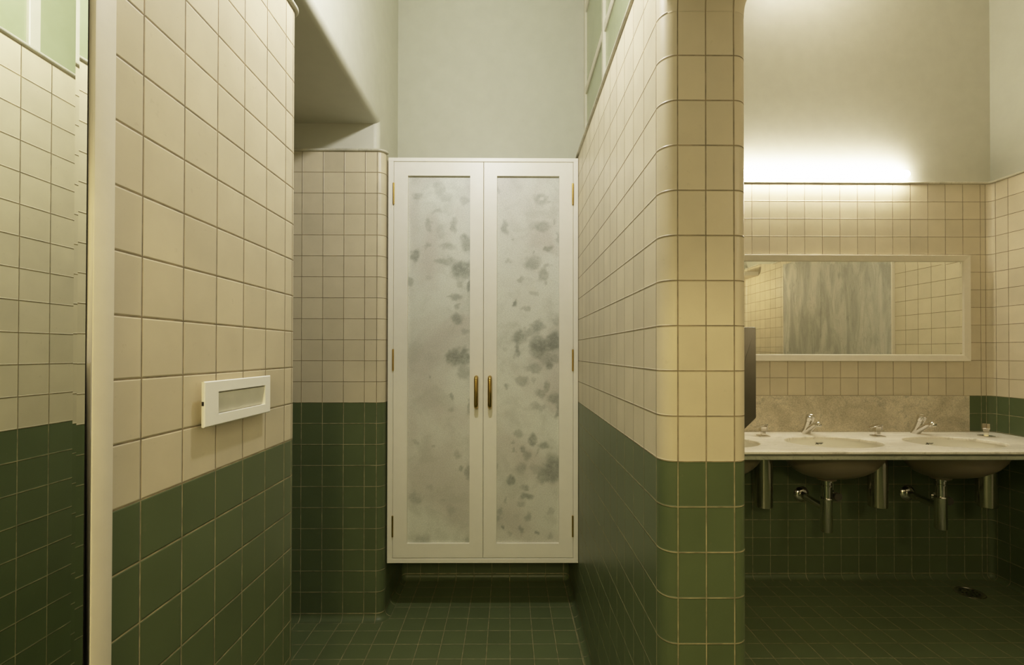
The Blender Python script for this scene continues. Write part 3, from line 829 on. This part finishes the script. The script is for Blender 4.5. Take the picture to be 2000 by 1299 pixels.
# ---- bottle traps
def trap(cx, cz, fx, frow, low, label):
    t = root('bottle_trap', P(cx, low, cz), label, 'bottle trap', 'chrome bottle traps under the basins')
    up = Vector((0, 0, 1))
    top = CT - 0.15 - 1.83
    bm = bmesh.new()
    lathe(bm, P(cx, top - 0.005, cz), -up, [(0, 0.30), (0.10, 0.30), (0.12, 0.24), (0.26, 0.24), (0.28, 0.275), (0.33, 0.275), (0.35, 0.215), (1.30, 0.215)], 32)
    link('tailpiece', bm, M['chrome'], t)
    bm = bmesh.new()
    cupt = top - 0.92
    lathe(bm, P(cx, cupt, cz), -up, [(0, 0.21), (0.0, 0.27), (0.05, 0.295), (0.10, 0.275), (cupt - low - 0.04, 0.275), (cupt - low, 0.25)], 36)
    link('cup', bm, M['chrome'], t)
    bm = bmesh.new()
    pr = frow
    tube(bm, [P(cx + 0.05, pr, cz + 0.2), P(fx, frow, ZS - 0.10)], 0.185, 20)
    link('outlet_pipe', bm, M['chrome'], t)
    bm = bmesh.new()
    lathe(bm, P(fx, frow, ZS - 0.005), Vector((0, -1, 0)), [(0, 0.45), (0.03, 0.45), (0.11, 0.38), (0.18, 0.25), (0.19, 0.16)], 32)
    link('wall_flange', bm, M['chrome'], t)
    return t
trap(16.13, 24.15, 16.50, -5.55, -6.66, 'chrome bottle trap under the middle washbasin')
trap(22.15, 24.35, 22.52, -5.50, -6.60, 'chrome bottle trap under the right washbasin')

def valve(x, row, label):
    t = root('stop_valve', P(x, row, ZS), label, 'stop valve', 'stop valves on the wall under the basins')
    bm = bmesh.new()
    lathe(bm, P(x, row, ZS - 0.005), Vector((0, -1, 0)), [(0, 0.24), (0.04, 0.24), (0.06, 0.12), (0.55, 0.12), (0.56, 0.17), (0.75, 0.17)], 20)
    link('valve_body', bm, M['chrome'], t)
    bm = bmesh.new()
    lathe(bm, P(x, row, ZS - 0.74), Vector((0, -1, 0)), [(0, 0.2), (0.03, 0.225), (0.2, 0.225), (0.23, 0.2)], 20)
    link('knob', bm, M['grey_metal'], t)
    bm = bmesh.new()
    tube(bm, [P(x, row + 0.05, ZS - 0.5), P(x, row + 0.6, ZS - 0.5), P(x - 0.4, row + 2.0, ZS - 0.5), P(x - 0.9, CT - 0.6, ZS - 0.5)], 0.04, 10)
    link('supply_hose', bm, M['chrome'], t)
valve(17.95, -5.45, 'small chrome stop valve right of the middle bottle trap')
valve(24.05, -5.68, 'small chrome stop valve right of the right-hand bottle trap')

# ---- vanity mirror
t = root('vanity_mirror', P(16.5, 1.94, ZS), 'wide cream framed mirror on the back wall above the washbasins', 'mirror')
VX0, VX1, VR0, VR1 = 6.9, 26.01, 1.945, 7.93
bm = bmesh.new()
zf = ZS - 0.20
def rgz(x0, x1, r0, r1, z): return [bm.verts.new(P(x0, r0, z)), bm.verts.new(P(x1, r0, z)), bm.verts.new(P(x1, r1, z)), bm.verts.new(P(x0, r1, z))]
rs = [rgz(VX0, VX1, VR0, VR1, ZS - 0.002), rgz(VX0, VX1, VR0, VR1, zf + .02), rgz(VX0 + .02, VX1 - .02, VR0 + .02, VR1 - .02, zf), 
      rgz(VX0 + .34, VX1 - .34, VR0 + .34, VR1 - .34, zf + 0.05), rgz(VX0 + .40, VX1 - .40, VR0 + .40, VR1 - .38, zf + 0.13)]
for a, b_ in zip(rs, rs[1:]):
    for i in range(4): bm.faces.new((a[i], a[(i + 1) % 4], b_[(i + 1) % 4], b_[i]))
link('frame', bm, M['white_paint2'], t, smooth=False)
bm = bmesh.new(); zg = zf + 0.12; bv = 0.16; dz = 0.0016
rs = [rgz(VX0 + .38, VX1 - .38, VR0 + .38, VR1 - .36, zg), rgz(VX0 + .38 + bv, VX1 - .38 - bv, VR0 + .38 + bv, VR1 - .36 - bv, zg - dz)]
for i in range(4): bm.faces.new((rs[0][i], rs[0][(i + 1) % 4], rs[1][(i + 1) % 4], rs[1][i]))
bm.faces.new(rs[1])
link('mirror_glass', bm, M['mirror2'], t, smooth=False)

# ---- strip light above the mirror
t = root('strip_light', P(16.7, 12.1, ZS), 'long glowing strip light on the wall above the mirror', 'light fixture')
LX0, LX1 = 10.9, 22.45
bm = bmesh.new(); box(bm, LX0 + 0.15, LX1 - 0.15, 12.3, 12.58, ZS - 0.07, ZS + 0.09, 0.03, 2)
link('housing', bm, M['casing'], t)
bm = bmesh.new()
c0 = P(LX0, 12.44, ZS - 0.27)
lathe(bm, c0, Vector((1, 0, 0)), [(0, 0.02), (0.03, 0.14), (0.10, 0.20), (0.2, 0.225), (LX1 - LX0 - 0.2, 0.225), (LX1 - LX0 - 0.10, 0.20), (LX1 - LX0 - 0.03, 0.14), (LX1 - LX0, 0.02)], 28)
link('diffuser', bm, M['tube'], t)

# ---- dark towel dispenser on the pier
t = root('towel_dispenser', P(5.34, 0.2, 13.5), 'dark grey metal paper towel dispenser fixed to the right side of the tiled pier', 'dispenser')
DX0, DX1 = 5.345, 6.515; DZ0, DZ1 = 12.5, 15.2
bm = bmesh.new()
pts = [(DX0, 3.09), (DX1, 3.09), (DX1, 0.70), (DX0 + 0.02, -0.42), (DX0, -0.42)]
f_ = [bm.verts.new(P(x, r, DZ0)) for x, r in pts]; k_ = [bm.verts.new(P(x, r, DZ1)) for x, r in pts]
bm.faces.new(f_); bm.faces.new(k_)
for i in range(5): bm.faces.new((f_[i], f_[(i + 1) % 5], k_[(i + 1) % 5], k_[i]))
bmesh.ops.bevel(bm, geom=list(bm.edges), offset=0.035 * T, segments=2, profile=0.5, affect='EDGES')
link('casing', bm, M['grey_metal'], t, angle=30)
bm = bmesh.new()
lathe(bm, P(5.46 + 0.06, 0.56, DZ0 + 0.01), Vector((0, -1, 0)), [(0, 0.06), (0.02, 0.06), (0.03, 0.045)], 16)
link('lock', bm, M['black_plastic'], t)

# ---- floor drain
t = root('floor_drain', P(24.45, FL, 25.2), 'round steel drain grate in the green floor below the right washbasin', 'drain')
bm = bmesh.new()
lathe(bm, P(24.45, FL + 0.002, 25.2), Vector((0, 0, 1)), [(0, 0.66), (0.02, 0.66), (0.05, 0.62), (0.05, 0.55), (0.025, 0.53)], 40, cap0=False, cap1=False)
link('rim', bm, M['steel'], t)
bm = bmesh.new()
n = 40
outer = [bm.verts.new(P(24.45 + 0.53 * math.cos(2 * PI * i / n), FL + 0.027, 25.2 + 0.53 * math.sin(2 * PI * i / n))) for i in range(n)]
es = [bm.edges.new((outer[i], outer[(i + 1) % n])) for i in range(n)]
for rad, cnt in ((0.38, 12), (0.2, 6)):
    for j in range(cnt):
        a = 2 * PI * j / cnt; hx, hz = 24.45 + rad * math.cos(a), 25.2 + rad * math.sin(a)
        h = [bm.verts.new(P(hx + 0.055 * math.cos(2 * PI * i / 10), FL + 0.027, hz + 0.055 * math.sin(2 * PI * i / 10))) for i in range(10)]
        es += [bm.edges.new((h[i], h[(i + 1) % 10])) for i in range(10)]
bmesh.ops.triangle_fill(bm, use_beauty=True, use_dissolve=False, edges=es)
link('grate', bm, M['steel'], t, smooth=False)
bm = bmesh.new()
lathe(bm, P(24.45, FL + 0.004, 25.2), Vector((0, 0, 1)), [(0, 0.55), (0.004, 0.55)], 32)
link('sump', bm, M['black'], t)

# ---- marble slabs on the right wall (seen in the vanity mirror)
for z0, z1, lab in ((12.26, 19.9, 'wide upright grey marble slab on the right wall, seen reflected right of its seam'),
                    (6.65, 12.24, 'narrower upright grey marble slab on the right wall, seen reflected at left')):
    bm = bmesh.new(); box(bm, W - 0.2, W - 0.004, FL + 0.35, 11.5, z0, z1, 0.03, 1)
    ms = link('marble_slab', bm, M['marble_slab'])
    bm = bmesh.new(); box(bm, W - 0.24, W - 0.004, FL + 0.35, 11.5, z1 + 0.004 if z1 > 15 else z0 - 0.09, z1 + 0.09 if z1 > 15 else z0 - 0.004, 0.02, 1)
    link('edge_strip', bm, M['white_paint2']).parent = ms
    tag(ms, lab, 'marble slab', 'upright marble slabs on the right wall')
bm = bmesh.new(); box(bm, W - 1.6, W - 0.01, 10.85, 11.3, ZF + 0.05, 1.6, 0.03, 1)
struct(link('trim_8', bm, M['white_paint2']))

# ------------------------------------------------------------------ lights
def lamp(kind, name, loc, energy, col, **k):
    l = bpy.data.lights.new(name, kind); l.energy = energy; l.color = col
    for a, v_ in k.items(): setattr(l, a, v_)
    o = bpy.data.objects.new(name, l); COL.objects.link(o); o.location = loc
    return o
WARM = (1.0, 0.80, 0.52)
PALE = (1.0, 0.94, 0.82)
lamp('POINT', 'corridor_lamp', P(-1.4, 16.0, 12.0), 44, (0.98, 0.975, 1.0), shadow_soft_size=0.035)
lamp('POINT', 'corridor_upper_lamp', P(-1.8, 26.2, 20.0), 1.5, (0.97, 1.0, 0.9), shadow_soft_size=0.05)
lamp('POINT', 'entrance_lamp', P(-0.9, 9.8, -12.0), 60, (1.0, 0.85, 0.52), shadow_soft_size=0.10)
lamp('POINT', 'washroom_ceiling_lamp', P(15.0, 26.0, 12.0), 2, (1.0, 0.93, 0.86), shadow_soft_size=0.10)
lamp('POINT', 'added_upper_wall_fill', P(16.5, 25.5, 24.0), 12, (1.0, 0.93, 0.84), shadow_soft_size=0.10)  # unseen fill, added to brighten the plaster above the strip light
lamp('POINT', 'washroom_lamp', P(21.0, 9.8, 0.2), 14, (1.0, 0.87, 0.68), shadow_soft_size=0.035)
lamp('POINT', 'washroom_near_lamp', P(13.0, 9.8, 0.2), 4, (1.0, 0.87, 0.68), shadow_soft_size=0.035)
wd = bpy.data.worlds.new('world'); sc.world = wd; wd.use_nodes = True
wd.node_tree.nodes['Background'].inputs[0].default_value = (1.0, 0.85, 0.6, 1); wd.node_tree.nodes['Background'].inputs[1].default_value = 0.02

# ------------------------------------------------------------------ camera
f, cyp = 930.8902, 680.9849
pt, ro, ya, H = 0.0076383, -0.0016303, 0.0065570, 2.41635
def mm(a, b_): return a @ b_
c, s = math.cos(ya), math.sin(ya); Ay = Matrix(((c, 0, -s), (0, 1, 0), (s, 0, c)))
c, s = math.cos(pt), math.sin(pt); Bp = Matrix(((1, 0, 0), (0, c, -s), (0, s, c)))
c, s = math.cos(ro), math.sin(ro); Cr = Matrix(((c, -s, 0), (s, c, 0), (0, 0, 1)))
R = Cr @ Bp @ Ay            # rows: right, up, forward in (x, row, z)
def sw(v_): return Vector((v_[0], v_[2], v_[1]))
right, upv, fwd = sw(R[0]), sw(R[1]), sw(R[2])
cam = bpy.data.cameras.new('camera'); co = bpy.data.objects.new('camera', cam); COL.objects.link(co)
mw = Matrix.Identity(4)
for i in range(3):
    mw[i][0] = right[i]; mw[i][1] = upv[i]; mw[i][2] = -fwd[i]
mw.translation = P(0, H, 0)
co.matrix_world = mw
cam.sensor_width = 36.0; cam.sensor_fit = 'HORIZONTAL'; cam.lens = f / 2000 * 36.0
cam.shift_x = 0.0; cam.shift_y = (cyp - 649.5) / 2000
cam.clip_start = 0.02; cam.clip_end = 60
sc.camera = co
sc.view_settings.view_transform = 'Standard'
sc.view_settings.look = 'None'
sc.view_settings.exposure = 0.0
sc.view_settings.gamma = 1.0
# photographic shoulder: highlights roll off instead of clipping
vs = sc.view_settings; vs.use_curve_mapping = True
cm = vs.curve_mapping; WL = 6.0
cm.white_level = (WL, WL, WL); cm.extend = 'HORIZONTAL'
cv = cm.curves[3]; K0 = 0.35
def tone(x): return x if x < K0 else K0 + (1 - K0) * (1 - math.exp(-(x - K0) / (1 - K0)))
xs = [0.0, 0.1, 0.2, 0.3, 0.35, 0.45, 0.55, 0.65, 0.8, 1.0, 1.25, 1.6, 2.0, 2.6, 3.5, 4.6, 6.0]
cv.points[0].location = (0.0, 0.0); cv.points[1].location = (1.0, 1.0)
for x in xs[1:-1]:
    cv.points.new(x / WL, tone(x))
for p_ in cv.points: p_.handle_type = 'VECTOR'
cb = cm.curves[2]      # warm the shadows a little
cb.points[0].location = (0.0, 0.0); cb.points[1].location = (1.0, 1.0)
for x, k in ((0.05, 0.84), (0.12, 0.87), (0.22, 0.93), (0.35, 0.985), (0.5, 1.0), (1.0, 1.0)):
    cb.points.new(x / WL, x * k / WL)
for p_ in cb.points: p_.handle_type = 'VECTOR'
cm.update()
sc.cycles.max_bounces = 10; sc.cycles.diffuse_bounces = 6; sc.cycles.glossy_bounces = 6
sc.cycles.use_denoising = True
sc.cycles.sample_clamp_indirect = 6.0
